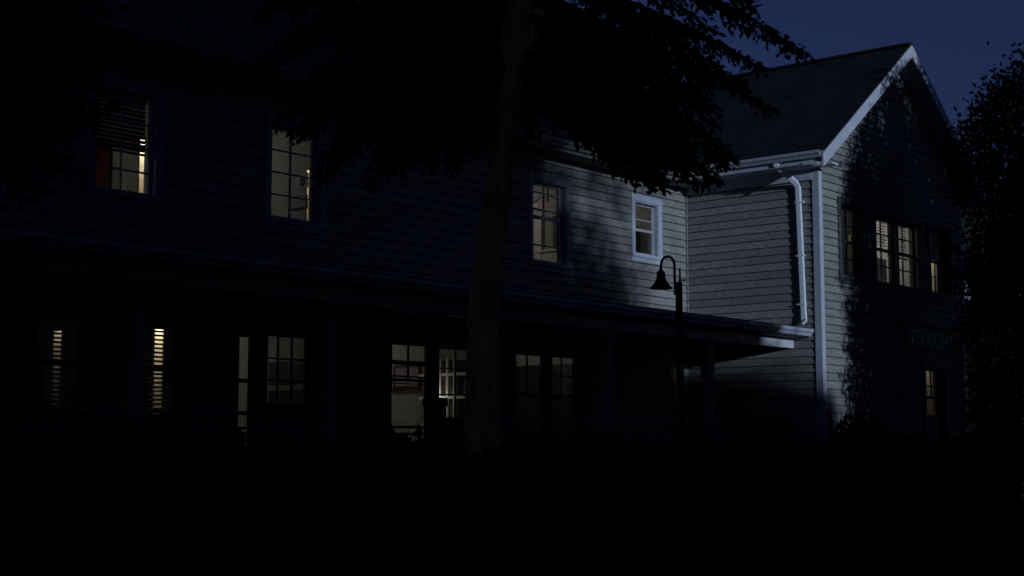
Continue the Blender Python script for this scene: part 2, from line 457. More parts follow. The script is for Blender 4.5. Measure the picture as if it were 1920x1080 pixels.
slope_courses(mb, (2 * XR - EX0, YF, EZW), (2 * XR - EX0, RY, EZW), (XR, YF, ZR), (XR, RY, ZR), 32)
mb.box(XR - .1, XR + .1, YF + .002, RY, ZR - .01, ZR + .03)
mb.quad((EX0, YF + .03, EZW - .06), (EX0, RY, EZW - .06), (XR, RY, ZR - .06), (XR, YF + .03, ZR - .06))
mb.quad((2 * XR - EX0, YF + .03, EZW - .06), (2 * XR - EX0, RY, EZW - .06), (XR, RY, ZR - .06), (XR, YF + .03, ZR - .06))
mb.build('wing_roof', M['shingle'], house)
# bargeboards and rake soffits
for s in (-1, 1):
    mb = MB(); xe = XR + s * 3.86; ze = ZR - 3.86 * SL - .015; zr_ = ZR - .015
    mb.prism([(xe, YF, ze), (XR, YF, zr_), (XR, YF, zr_ - .25), (xe, YF, ze - .25)], (0, -.004, 0), (0, .026, 0))
    b = mb.build('bargeboard', M['trim'], house)
    mb = MB(); mb.prism([(xe, YF, ze - .15), (XR, YF, zr_ - .15), (XR, YF, zr_ - .17), (xe, YF, ze - .17)], (0, .027, 0), (0, YW - YF - .03, 0))
    mb.build('rake_soffit', M['soffit'], house)
# eave soffits and fascias
mb = MB()
mb.box(EX0 + .03, XW - .03, YF + .47, YM - .06, 6.70, 6.735); mb.box(EX0, EX0 + .029, YF + .03, YM - .52, 6.685, EZW - .005)
mb.box(XW - .25, XW - .005, YF + .03, YF + .465, 6.70, 6.735)
mb.box(XW - .045, XW - .026, YW + .102, YM - .055, 6.50, 6.699)
mb.build('wing_eave', M['trim'], house)
mb = MB(); mb.box(2 * XR - EX0 - .55, 2 * XR - EX0, YF + .03, RY, 6.68, 6.72); mb.build('wing_eave', M['soffit'], house)
mb = MB(); mb.box(XL - .4, XW - .03, EY + .031, YM - .03, 6.63, 6.66); mb.box(XL - .4, EX0, EY + .003, EY + .03, 6.61, EZ - .01)
mb.build('main_eave', M['porchwood'], house)
# gutters (K profile)
def gutter(p0, p1, out, name='gutter', m='gutter', h=.12, w=.12):
    o = Vector(out); z = Vector((0, 0, 1)); p0 = Vector(p0); p1 = Vector(p1)
    prof = [(0, 0), (.55 * w, 0), (.72 * w, .35 * h), (w, .6 * h), (w, h), (w - .012, h), (w - .012, .62 * h), (.012, .5 * h), (.012, h), (0, h)]
    poly = [p0 + o * a + z * b for a, b in prof]
    mb = MB(); mb.prism(poly, (0, 0, 0), p1 - p0)
    for q in range(int((p1 - p0).length / .9)):
        c = p0 + (p1 - p0).normalized() * (.45 + .9 * q)
        d = (p1 - p0).normalized() * .012
        mb.prism([c + z * (h + .001), c + z * (h + .007), c + o * w + z * (h + .007), c + o * w + z * (h + .001)], -d, d)
    return mb.build(name, M[m], house)
gutter((EX0 - .002, YF + .05, 6.775), (EX0 - .002, EY - .02, 6.775), (-1, 0, 0))
gutter((XL - .4, EY + .001, 6.665), (EX0 - .05, EY + .001, 6.665), (0, -1, 0), m='porchwood')
# downspout
mb = MB()
pts = [(23.60, 13.36, 6.79), (23.60, 13.355, 6.74), (23.70, 13.33, 6.69), (24.11, 13.23, 6.45), (24.147, 13.215, 6.38), (24.147, 13.15, 3.98), (24.125, 13.13, 3.90), (24.09, 13.10, 3.86)]
def rect_tube(mb, pts, w, t):
    pts = [Vector(p) for p in pts]; rings = []
    for k, p in enumerate(pts):
        d = (pts[min(k + 1, len(pts) - 1)] - pts[max(k - 1, 0)]).normalized()
        a = Vector((1, 0, 0)); a = (a - d * a.dot(d)).normalized(); b = d.cross(a).normalized()
        i = len(mb.v); rings.append(i)
        c = .3
        for x, y in ((-1, -1 + c), (-1 + c, -1), (1 - c, -1), (1, -1 + c), (1, 1 - c), (1 - c, 1), (-1 + c, 1), (-1, 1 - c)):
            mb.v.append(tuple(p + a * (x * t / 2) + b * (y * w / 2)))
    for k in range(len(rings) - 1):
        for q in range(8):
            e = (q + 1) % 8
            mb.f.append((rings[k] + q, rings[k] + e, rings[k + 1] + e, rings[k + 1] + q)); mb.m.append(0)
    mb.f.append(tuple(rings[-1] + q for q in range(8))); mb.m.append(0)
rect_tube(mb, pts, .11, .052)
for z in (6.1, 5.1, 4.2): mb.box(24.115, 24.176, 13.10, 13.27, z - .012, z + .012)
mb.build('downspout', M['pipe'], house)

# ------------------------------------------------------------------ porch
PX = [6.85, 9.73, 12.59, 15.50, 18.41, 21.36]
YP = 13.48
mb = MB()
mb.prism([(XL, 13.03, 3.76), (XL, YM - .03, 4.02), (XL, YM - .03, 3.90), (XL, 13.03, 3.64)], (0, 0, 0), (XW - XL - .03, 0, 0))
mb.build('porch_roof', M['shingle'], house)
mb = MB(); mb.box(XL, XW - .03, 13.03, YM - .03, 3.585, 3.635); mb.build('porch_ceiling', M['porchwood'], house)
mb = MB(); mb.box(XL, XW - .03, 13.38, 13.56, 3.40, 3.584); mb.build('porch_beam', M['soffit'], house)
gutter((XL, 13.03, 3.595), (XW - .12, 13.03, 3.595), (0, -1, 0), h=.13, w=.12)
mb = MB(); mb.box(XL, XW - .02, 13.2, YM - .03, PF - .06, PF); mb.build('porch_floor', M['deck'], house)
mb = MB()
mb.box(XL, XW - .03, 13.26, 13.30, G0 - .2, PF - .061)
mb.build('porch_skirt', M['deck'], house)
for x in PX:
    mb = MB(); mb.box(x - .085, x + .085, YP - .085, YP + .085, PF, 3.399)
    mb.box(x - .11, x + .11, YP - .11, YP + .11, PF + .001, PF + .18); mb.box(x - .11, x + .11, YP - .11, YP + .11, 3.22, 3.398)
    mb.build('porch_post', M['porchwood'], house)
for i, (a, b) in enumerate(zip(PX, PX[1:] + [XW - .05])):
    if i == 2: continue
    mb = MB(); a += .086; b -= .086
    mb.box(a, b, YP - .045, YP + .045, 1.965, 2.01); mb.box(a, b, YP - .03, YP + .03, 1.22, 1.27)
    mb.box(a, b, YP - .02, YP + .02, 1.80, 1.83)
    n = int((b - a) / .125)
    for k in range(1, n):
        x = a + (b - a) * k / n; mb.box(x - .016, x + .016, YP - .016, YP + .016, 1.271, 1.799)
    mb.build('railing', M['porchwood'], house)
mb = MB()
for k in range(3): mb.box(12.75, 15.35, 13.19 - .3 * (k + 1), 13.199 - .3 * k, G0 - .2, PF - .06 - .16 * (k + 1) + .0)
mb.build('porch_steps', M['deck'], house)

# ------------------------------------------------------------------ rooms behind the windows
def room(x0, x1, y0, y1, z0, z1, wall='wall_in', gaps=(), name='room'):
    """open-fronted room shell; gaps are slits (ya, yb, za, zb) in the far (+x) side wall"""
    mb = MB()
    mb.quad((x0, y0, z0), (x1, y0, z0), (x1, y1, z0), (x0, y1, z0), 1)
    mb.quad((x0, y0, z1), (x1, y0, z1), (x1, y1, z1), (x0, y1, z1), 2)
    mb.quad((x0, y1, z0), (x1, y1, z0), (x1, y1, z1), (x0, y1, z1), 0)
    mb.quad((x0, y0, z0), (x0, y1, z0), (x0, y1, z1), (x0, y0, z1), 0)
    y = y0
    for ya, yb, za, zb in sorted(gaps):
        mb.quad((x1, y, z0), (x1, ya, z0), (x1, ya, z1), (x1, y, z1), 0)
        if za > z0: mb.quad((x1, ya, z0), (x1, yb, z0), (x1, yb, za), (x1, ya, za), 0)
        mb.quad((x1, ya, zb), (x1, yb, zb), (x1, yb, z1), (x1, ya, z1), 0)
        y = yb
    mb.quad((x1, y, z0), (x1, y1, z0), (x1, y1, z1), (x1, y, z1), 0)
    return mb.build(name, [M[wall], M['floor_in'], M['white_in']], house)
def hall(x0, x1, y0, y1, z0, z1, gaps, power, col=(1, .91, .76)):
    """narrow lit passage beyond a slit in a room's side wall"""
    mb = MB()
    mb.quad((x1, y0, z0), (x1, y1, z0), (x1, y1, z1), (x1, y0, z1)); mb.quad((x0, y0, z0), (x1, y0, z0), (x1, y0, z1), (x0, y0, z1))
    mb.quad((x0, y1, z0), (x1, y1, z0), (x1, y1, z1), (x0, y1, z1)); mb.quad((x0, y0, z0), (x1, y0, z0), (x1, y1, z0), (x0, y1, z0))
    mb.quad((x0, y0, z1), (x1, y0, z1), (x1, y1, z1), (x0, y1, z1))
    y = y0
    for ya, yb, za, zb in gaps:
        mb.quad((x0, y, z0), (x0, ya, z0), (x0, ya, z1), (x0, y, z1)); y = yb
        if za > z0: mb.quad((x0, ya, z0), (x0, yb, z0), (x0, yb, za), (x0, ya, za))
        if zb < z1: mb.quad((x0, ya, zb), (x0, yb, zb), (x0, yb, z1), (x0, ya, z1))
    mb.quad((x0, y, z0), (x0, y1, z0), (x0, y1, z1), (x0, y, z1))
    mb.build('hall', M['wall_hall'], house)
    lamp(((x0 + x1) / 2, (y0 + y1) / 2 + .25, z1 - .35), power, col, .06)
def lamp(loc, power, col=(1, .97, .91), rad=.1):
    l = bpy.data.lights.new('room_light', 'POINT'); l.energy = power; l.color = col; l.shadow_soft_size = rad
    o = bpy.data.objects.new('room_light', l); o.location = loc; COL.objects.link(o); o.parent = house
    o.matrix_parent_inverse = Matrix.Translation(house.location).inverted()
YI = YM + .122
ZU0, ZU1 = 4.0, 6.62
g = [(17.90, 18.05, 4.0, 6.15)]
room(8.0, 13.0, YI, 20.0, ZU0, ZU1, 'wall_in', g); hall(13.03, 13.36, 17.5, 18.7, ZU0, ZU1, g, 11)
lamp((10.2, 18.2, 6.2), 7)
g = [(17.17, 17.25, 4.0, 5.95)]
room(13.40, 15.6, YI, 20.0, ZU0, ZU1, 'wall_in', g); hall(15.63, 15.95, 16.8, 17.9, ZU0, ZU1, g, 5)
lamp((14.3, 18.6, 6.2), 3.7)
room(18.2, 21.8, YI, 20.0, ZU0, ZU1, 'wall_in'); lamp((20.7, 17.9, 5.9), 4.2)
room(22.0, 24.0, YI, 18.0, ZU0, ZU1, 'wall_in'); lamp((22.7, 17.3, 6.2), 3.2)
ZL0, ZL1 = PF, 3.74
g = [(16.54, 16.76, 1.1, 3.3)]
g2 = [(18.97, 19.21, 1.1, 3.3)]
room(8.0, 12.4, YI, 20.0, ZL0, ZL1, 'wall_in', g2 + g)
hall(12.43, 12.70, 16.1, 17.4, ZL0, ZL1, g, 7); hall(12.43, 12.70, 18.6, 19.8, ZL0, ZL1, g2, .6)
lamp((9.5, 18.5, 3.4), .06)
room(12.75, 15.4, YI, 20.0, ZL0, ZL1, 'wall_in'); lamp((14.0, 18.9, 3.4), 3.2)
room(15.5, 18.2, YI, 20.0, ZL0, ZL1, 'wall_in2'); lamp((16.9, 18.5, 3.35), 4.2)
room(18.4, 23.0, YI, 20.0, ZL0, ZL1, 'wall_in'); lamp((21.0, 18.6, 3.3), 5)
YJ = YW + .122
g = [(13.31, 13.37, 4.0, 5.75)]
room(24.35, 26.4, YJ, 14.9, ZU0, ZU1, 'wall_in2', g); hall(26.43, 26.60, 13.1, 13.8, ZU0, ZU1, g, 2.4); lamp((25.2, 14.4, 6.3), 1.3)
room(26.62, 28.7, YJ, 15.2, ZU0, ZU1, 'wall_in2'); lamp((27.5, 14.2, 6.3), 20)
g = [(13.22, 13.40, 4.0, 5.62)]
room(28.75, 30.2, YJ, 15.2, ZU0, ZU1, 'wall_in2', g); hall(30.23, 30.48, 13.0, 14.0, ZU0, ZU1, g, 15); lamp((29.2, 14.4, 6.3), .2)
g = [(13.38, 13.58, .7, 3.4)]
room(26.6, 30.2, YJ, 15.2, G0, ZL1, 'wall_in2', g); hall(30.23, 30.48, 13.2, 14.2, G0, ZL1, g, .9); lamp((28.4, 14.6, 3.4), .1)

# ------------------------------------------------------------------ things in the rooms
def blind(x0, x1, z0, z1, Y, mt, label, tilt=.62, pitch=.056):
    r = empty('venetian_blind', label, 'blind', 'venetian blinds in the windows', loc=((x0 + x1) / 2, Y, z1))
    mb = MB(); n = int((z1 - .05 - z0) / pitch)
    for k in range(n):
        z = z1 - .07 - k * pitch + random.uniform(-.002, .002)
        dy, dz = .024 * math.cos(tilt), .024 * math.sin(tilt)
        a = random.uniform(-.003, .003)
        mb.prism([(x0, Y - dy, z - dz), (x0, Y + dy, z + dz), (x0, Y + dy, z + dz + .003), (x0, Y - dy, z - dz + .003)], (0, 0, 0), (x1 - x0, 0, a))
    for x in (x0 + .12, x1 - .12): mb.tube([(x, Y, z1), (x, Y, z0)], .004, 5)
    mb.build('slats', M[mt], r)
    mb = MB(); mb.box(x0 - .01, x1 + .01, Y - .03, Y + .03, z1 - .04, z1); mb.build('headrail', M[mt], r)
    mb = MB(); mb.box(x0, x1, Y - .02, Y + .02, z0 - .012, z0 + .012); mb.build('bottom_rail', M[mt], r)
    rebase(r)
YB = YM + .20
blind(10.68, 11.56, 5.40, 6.14, YB, 'blind_red', 'reddish half raised blind in the upstairs window with the bright slit', tilt=-1.0)
blind(8.83, 9.70, 2.04, 3.17, YB, 'blind', 'dark blind of the ground floor window at the end of the porch')
blind(9.88, 10.64, 2.04, 3.17, YB, 'blind', 'blind with a dim grey strip of light on the porch')
blind(11.34, 12.08, 2.04, 3.17, YB, 'blind', 'blind with a bright yellow strip of light on the porch')
YC = YW + .20
blind(26.50, 27.40, 5.52, 6.12, YC, 'blind', 'half raised blind in the first of the paired gable windows')
blind(27.46, 28.36, 5.42, 6.12, YC, 'blind', 'blind in the second of the paired gable windows, beside the lone one')
blind(29.01, 29.93, 5.56, 6.12, YC, 'blind', 'half raised blind in the lone gable window with the bright slit')

mb = MB()
for k in range(7):
    mb.tube([(12.93 + .02 * (k % 2), 18.70 + k * .05, 4.05), (12.93 + .02 * (k % 2), 18.70 + k * .05, 6.2)], .03, 8)
tag(mb.build('curtain', M['red_cloth']), 'dark red curtain in the upstairs window with the raised blind', 'curtain')
# two framed pictures on the wall upstairs
r = empty('picture', 'pale picture with a dark blue emblem, seen through the tall upstairs window', 'picture', loc=(15.58, 17.3, 5.75))
mb = MB(); mb.box(15.565, 15.585, 17.16, 17.44, 5.66, 5.90); mb.build('sheet', M['paper'], r)
mb = MB(); mb.lathe([(0, -.002), (.07, -.001), (.075, .002), (0, .002)], (0, 0, 0), 14)
e = mb.build('emblem', M['emblem'], r); e.matrix_world = Matrix.Translation((15.562, 17.28, 5.76)) @ Matrix.Rotation(R(90), 4, 'Y')
e0 = e.matrix_world.copy(); rebase(r); e.matrix_parent_inverse = Matrix.Identity(4); e.matrix_world = e0
r.location = (15.58, 17.3, 5.75)
e.matrix_basis = Matrix.Translation((15.562 - 15.58, -.02, .01)) @ Matrix.Rotation(R(90), 4, 'Y')
r = empty('picture', 'dark framed picture below the pale one in the tall upstairs window', 'picture', loc=(15.58, 17.35, 5.45))
mb = MB(); mb.box(15.565, 15.59, 17.18, 17.55, 5.34, 5.55); mb.build('frame', M['wood_in'], r)
mb = MB(); mb.box(15.558, 15.5645, 17.20, 17.53, 5.36, 5.53); mb.build('sheet', M['wall_in2'], r); rebase(r)
# upstairs room with pendant
r = empty('pendant_lamp', 'pinkish glass bowl pendant lamp in the upstairs window nearest the trunk', 'lamp', loc=(21.45, 17.0, 6.08))
mb = MB(); mb.lathe([(0, -.06), (.12, -.055), (.24, -.02), (.30, .03), (.28, .035), (0, .02)], (21.45, 17.0, 6.08), 28); mb.build('lamp_shade', M['shade_glass'], r, True)
mb = MB(); mb.tube([(21.45, 17, 6.09), (21.45, 17, 6.60)], .012); mb.lathe([(0, 0), (.05, .0), (.05, .04), (.02, .06)], (21.45, 17, 6.55), 16)
for q in range(3):
    a = q * 2.094 + .5; mb.tube([(21.45 + .30 * math.cos(a) * t, 17 + .30 * math.sin(a) * t, 6.11 + .16 * (1 - t * t)) for t in (0, .25, .5, .75, 1)], .009, 6); mb.build('stem', M['black_metal'], r); rebase(r)
mb = MB(); mb.box(21.72, 21.797, 17.38, 17.53, 4.0, 6.0); mb.box(21.74, 21.797, 16.2, 17.38, 4.0, 5.27); mb.box(21.70, 21.797, 16.2, 17.54, 5.271, 5.31)
mb.build('panelling', M['white_in'], house)
mb = MB(); mb.box(21.73, 21.797, 16.6, 17.1, 5.311, 5.95); tag(mb.build('cabinet', M['wood_in']), 'dark cupboard in the upstairs room with the pendant lamp', 'cabinet')
r = empty('wardrobe', 'dark wardrobe in the small moonlit upstairs window', 'wardrobe', loc=(23.8, 16.9, 4.0))
mb = MB(); mb.box(23.72, 23.985, 16.66, 17.2, 4.0, 5.95); mb.build('body', M['wood_in'], r)
mb = MB(); mb.box(23.70, 23.72, 16.68, 17.18, 4.08, 5.92); mb.build('door', M['wood_in'], r); rebase(r)
# porch level rooms
r = empty('cabinet', 'tall dark cabinet in the three column window on the porch', 'cabinet', loc=(15.3, 17.2, PF))
mb = MB(); mb.box(15.18, 15.385, 16.75, 17.56, PF, 2.46); mb.box(15.18, 15.385, 16.75, 17.56, 2.55, 2.90); mb.build('body', M['wood_in'], r)
mb = MB(); mb.box(15.20, 15.385, 16.77, 17.54, 2.461, 2.549); mb.build('shelf', M['wall_in2'], r); rebase(r)
r = empty('poster', 'mauve poster with a dark red ledge seen through the glazed door', 'poster', loc=(18.18, 17.5, 2.75))
mb = MB(); mb.box(18.17, 18.185, 17.20, 17.76, 2.62, 2.94); mb.build('sheet', M['purple'], r)
mb = MB()
mb.box(18.16, 18.19, 17.17, 17.199, 2.60, 2.97); mb.box(18.16, 18.19, 17.761, 17.79, 2.60, 2.97); mb.box(18.158, 18.19, 17.17, 17.79, 2.941, 2.98)
mb.build('frame', M['wood_in'], r)
mb = MB(); mb.box(18.10, 18.19, 17.19, 17.85, 2.55, 2.60); mb.build('ledge', M['red_cloth'], r); rebase(r)
r = empty('room_divider', 'bright white lattice screen in the window beside the glazed door', 'screen', loc=(17.95, 16.5, PF))
mb = MB()
for y in (16.20, 16.36, 16.52, 16.66, 16.83): mb.box(17.96, 18.0, y - .022, y + .022, PF, 3.05)
for z in (1.5, 1.95, 2.40, 2.78): mb.box(17.965, 17.995, 15.95, 17.0, z - .022, z + .022)
mb.build('lattice', M['white_in'], r)
mb = MB(); mb.box(18.12, 18.15, 15.9, 17.0, PF, 3.02); mb.build('back_panel', M['wood_in'], r); rebase(r)
lamp((17.80, 16.56, 2.45), 1.1, (1, .97, .90), .03)  # extra lamp added close to the lattice only to brighten it
r = empty('bookcase', 'dark bookcase filling the paired porch windows beneath the bright ceiling strip', 'bookcase', loc=(22.8, 18.2, PF))
mb = MB(); mb.box(22.72, 22.985, 17.42, 19.8, PF, 3.20)
mb.build('body', M['wood_black'], r)
mb = MB()
for k in range(5): mb.box(22.70, 22.719, 17.44, 19.78, 1.4 + .38 * k, 1.43 + .38 * k)
mb.build('shelf', M['wood_black'], r); rebase(r)
# lace curtains in the paired gable windows
mb = MB()
n = 26; y = YJ + .25
for k in range(n):
    xa, xb = 27.2 + 1.05 * k / n, 27.2 + 1.05 * (k + 1) / n
    ya, yb = y + .25 + .03 * math.sin(k * 1.7), y + .25 + .03 * math.sin((k + 1) * 1.7)
    mb.quad((xa, ya, 4.75), (xb, yb, 4.75), (xb, yb, 5.45), (xa, ya, 5.45)); mb.quad((xa, ya + .004, 4.75), (xb, yb + .004, 4.75), (xb, yb + .004, 5.45), (xa, ya + .004, 5.45))
tag(mb.build('curtain', M['lace'], None, True), 'pale patterned lace curtain behind the paired gable windows', 'curtain')

# ------------------------------------------------------------------ porch chair
r = empty('porch_chair', 'dark high backed chair on the porch beside the tree trunk', 'chair', loc=(15.0, 14.1, PF))
mb = MB(); mb.box(14.72, 15.18, 13.85, 14.35, PF + .42, PF + .47); mb.build('seat', M['deck'], r)
mb = MB()
mb.box(14.72, 15.18, 13.81, 13.85, PF + 1.05, PF + 1.17)
for k in range(6): mb.box(14.75 + .075 * k, 14.79 + .075 * k, 13.82, 13.845, PF + .47, PF + 1.05)
mb.build('backrest', M['deck'], r)
for x in (14.74, 15.14):
    for y in (13.86, 14.30):
        mb = MB(); mb.box(x - .022, x + .022, y - .022, y + .022, PF, PF + .42); mb.build('leg', M['deck'], r)
    mb = MB(); mb.box(x - .03, x + .03, 13.86, 14.36, PF + .66, PF + .69); mb.box(x - .02, x + .02, 14.29, 14.33, PF + .471, PF + .659); mb.build('arm', M['deck'], r)
rebase(r)

# ------------------------------------------------------------------ shop sign
r = empty('sign', 'dark green board reading STRAIGHT in teal capitals over the gable door', 'sign', loc=(29.0, YW - .06, 3.78))
mb = MB(); mb.box(27.66, 30.34, YW - .075, YW - .0225, 3.56, 3.99); mb.build('board', M['sign_board'], r)
fc = bpy.data.curves.new('lettering', 'FONT'); fc.body = 'STRAIGHT'; fc.size = .46; fc.extrude = .008; fc.align_x = 'CENTER'; fc.align_y = 'CENTER'
fo = bpy.data.objects.new('lettering', fc); COL.objects.link(fo)
bpy.context.view_layer.update()
dg = bpy.context.evaluated_depsgraph_get()
me = bpy.data.meshes.new_from_object(fo.evaluated_get(dg)); bpy.data.objects.remove(fo)
xs = [v.co.x for v in me.vertices]; ys = [v.co.y for v in me.vertices]
cx, cy, wx, wy = (min(xs) + max(xs)) / 2, (min(ys) + max(ys)) / 2, max(xs) - min(xs), max(ys) - min(ys)
for v in me.vertices:
    v.co = Vector((28.80 + (v.co.x - cx) / wx * 2.1, YW - .083 - v.co.z, 3.775 + (v.co.y - cy) / wy * .33))
me.materials.clear(); me.materials.append(M['sign_ink'])
o = bpy.data.objects.new('lettering', me); COL.objects.link(o); o.parent = r
rebase(r)

# ------------------------------------------------------------------ street lamp
LX, LY = 17.58, 11.55
r = empty('street_lamp', 'black unlit gooseneck street lamp standing before the porch', 'street lamp', loc=(LX, LY, .4))
mb = MB()
mb.tube([(LX, LY, .40), (LX, LY, 3.93)], [.062, .05], 14)
mb.lathe([(.13, 0), (.13, .25), (.09, .3), (.09, .75), (.065, .8)], (LX, LY, .40), 16)
mb.lathe([(.05, 0), (.068, .01), (.068, .04), (.05, .05)], (LX, LY, 3.30), 14)
mb.build('post', M['black_metal'], r, True)
ax, ay = -.64, .768
mb = MB()
pts = [(LX + ax * .055, LY + ay * .055, 3.75), (LX + ax * .06, LY + ay * .06, 4.12)]
for k in range(13):
    t = math.pi * k / 12; rr = .095
    c = .06 + .095
    u = c - rr * math.cos(t); pts.append((LX + ax * u, LY + ay * u, 4.17 + .13 * math.sin(t)))
pts.append((LX + ax * .255, LY + ay * .255, 4.08))
mb.tube(pts, .019, 10); mb.build('arm', M['black_metal'], r, True)
mb = MB()
sx, sy = LX + ax * .255, LY + ay * .255
mb.lathe([(.02, .27), (.035, .265), (.04, .24), (.06, .235), (.065, .15), (.085, .10), (.12, .045), (.165, .005), (.175, -.005), (.168, -.008), (.115, .035), (.06, .12), (.02, .14)], (sx, sy, 3.845), 24)
mb.build('lamp_shade', M['black_metal'], r, True)
mb = MB(); mb.tube([(LX + .01, LY - .012, 3.93), (LX + .01, LY - .012, 4.13)], [.016, .013], 8); mb.lathe([(.0, -.02), (.02, -.01), (.02, .01), (0, .02)], (LX + .045, LY - .054, 3.96), 10)
mb.tube([(LX, LY, 3.96), (LX + .045, LY - .054, 3.96)], .008, 6); mb.build('finial', M['black_metal'], r)
rebase(r)

# ------------------------------------------------------------------ foliage
def leaf_mesh(name, P, A, L, Wd, m, parent=None):
    n = len(P); P = np.asarray(P, float); A = np.asarray(A, float)
    A = A / (np.linalg.norm(A, axis=1, keepdims=True) + 1e-9)
    q = rng.normal(size=(n, 3)); B = np.cross(A, q); B /= (np.linalg.norm(B, axis=1, keepdims=True) + 1e-9)
    L = np.broadcast_to(L, (n,)) * rng.uniform(.7, 1.3, n); Wd = np.broadcast_to(Wd, (n,)) * rng.uniform(.7, 1.3, n)
    L = L[:, None]; Wd = Wd[:, None]
    V = np.empty((n, 4, 3)); V[:, 0] = P; V[:, 1] = P + A * L * .45 + B * Wd * .5; V[:, 2] = P + A * L; V[:, 3] = P + A * L * .45 - B * Wd * .5
    me = bpy.data.meshes.new(name); me.vertices.add(4 * n); me.vertices.foreach_set('co', V.reshape(-1))
    me.loops.add(4 * n); me.loops.foreach_set('vertex_index', np.arange(4 * n, dtype=np.int32))
    me.polygons.add(n); me.polygons.foreach_set('loop_start', np.arange(0, 4 * n, 4, dtype=np.int32))
    me.update(calc_edges=True); me.validate()
    me.materials.append(m)
    o = bpy.data.objects.new(name, me); COL.objects.link(o)
    if parent: o.parent = parent
    return o

# --- the conifer in front of the facade
tree = empty('conifer_tree', 'tall dark conifer with a bare curved trunk and drooping branches before the porch', 'tree', loc=(13.0, 11.3, .35))
tb = MB()
trunk = [(13.03, 11.31, .25), (13.01, 11.28, .8), (12.95, 11.22, 1.5), (12.88, 11.16, 2.3), (12.80, 11.10, 3.05), (12.79, 11.0, 3.7), (12.80, 10.91, 4.3), (12.80, 10.82, 4.9), (12.81, 10.74, 5.5), (12.83, 10.66, 6.1), (12.84, 10.6, 6.8), (12.85, 10.55, 8.0), (12.86, 10.5, 9.5), (12.86, 10.5, 11.5), (12.86, 10.5, 13.2)]
trad = [.36, .27, .225, .20, .178, .165, .155, .152, .155, .185, .185, .16, .12, .07, .02]
# finer rings so that the bark has relief
tp, tr = [], []
for k in range(len(trunk) - 1):
    a, b = Vector(trunk[k]), Vector(trunk[k + 1])
    for q in range(5): tp.append(a.lerp(b, q / 5)); tr.append(trad[k] + (trad[k + 1] - trad[k]) * q / 5)
tp.append(Vector(trunk[-1])); tr.append(trad[-1])
tb.tube(tp, tr, 30, wob=.055)
tb.tube([(12.83, 10.66, 5.95), (12.95, 10.52, 6.25), (13.10, 10.35, 6.9), (13.25, 10.2, 7.9), (13.4, 10.1, 9.2)], [.13, .13, .11, .08, .03], 12, wob=.04)
def at_trunk(z):
    for a, b in zip(trunk[:-1], trunk[1:]):
        if a[2] <= z <= b[2]:
            return Vector(a).lerp(Vector(b), (z - a[2]) / (b[2] - a[2]))
    return Vector(trunk[-1])
LP, LA = [], []
def bough(tip, rise, dens=1.0, hang=.42, leafy=.18):
    """a drooping bough from the trunk to TIP, hung with twigs of needles"""
    tip = Vector(tip); d2 = math.hypot(tip.x - 12.8, tip.y - 10.7)
    s = at_trunk(min(12.5, tip.z + rise))
    mid = s.lerp(tip, .5) + Vector((0, 0, .10 * d2 + .05))
    pts = []
    for k in range(13):
        t = k / 12
        pts.append(s * (1 - t) ** 2 + mid * 2 * t * (1 - t) + tip * t * t)
    tb.tube(pts, [.055 * (1 - t / 13.5) for t in range(13)], 6, mi=1)
    n = int(d2 / .065 * dens)
    out = (tip - s); out.z = 0; out.normalize(); side = Vector((-out.y, out.x, 0))
    for i in range(n):
        t = leafy + (1 - leafy) * (i + random.random()) / n
        f = t * 12; k = min(11, int(f)); p = pts[k].lerp(pts[k + 1], f - k)
        taper = 1 - .62 * max(0, (t - .35) / .65) 
        for _ in range(3):
            L = hang * taper * random.uniform(.5, 1.25)
            dr = out * random.uniform(.15, .9) + side * random.uniform(-.85, .85) + Vector((0, 0, random.uniform(-1.25, -.25)))
            dr.normalize()
            m = max(3, int(L / .036))
            for q in range(m):
                u = (q + .5) / m
                c = p + dr * (L * u) + Vector((0, 0, -.10 * L * u * u))
                LP.append(c + Vector((random.gauss(0, .018), random.gauss(0, .018), random.gauss(0, .018))))
                LA.append(dr + Vector((random.gauss(0, .55), random.gauss(0, .55), random.gauss(0, .45))))
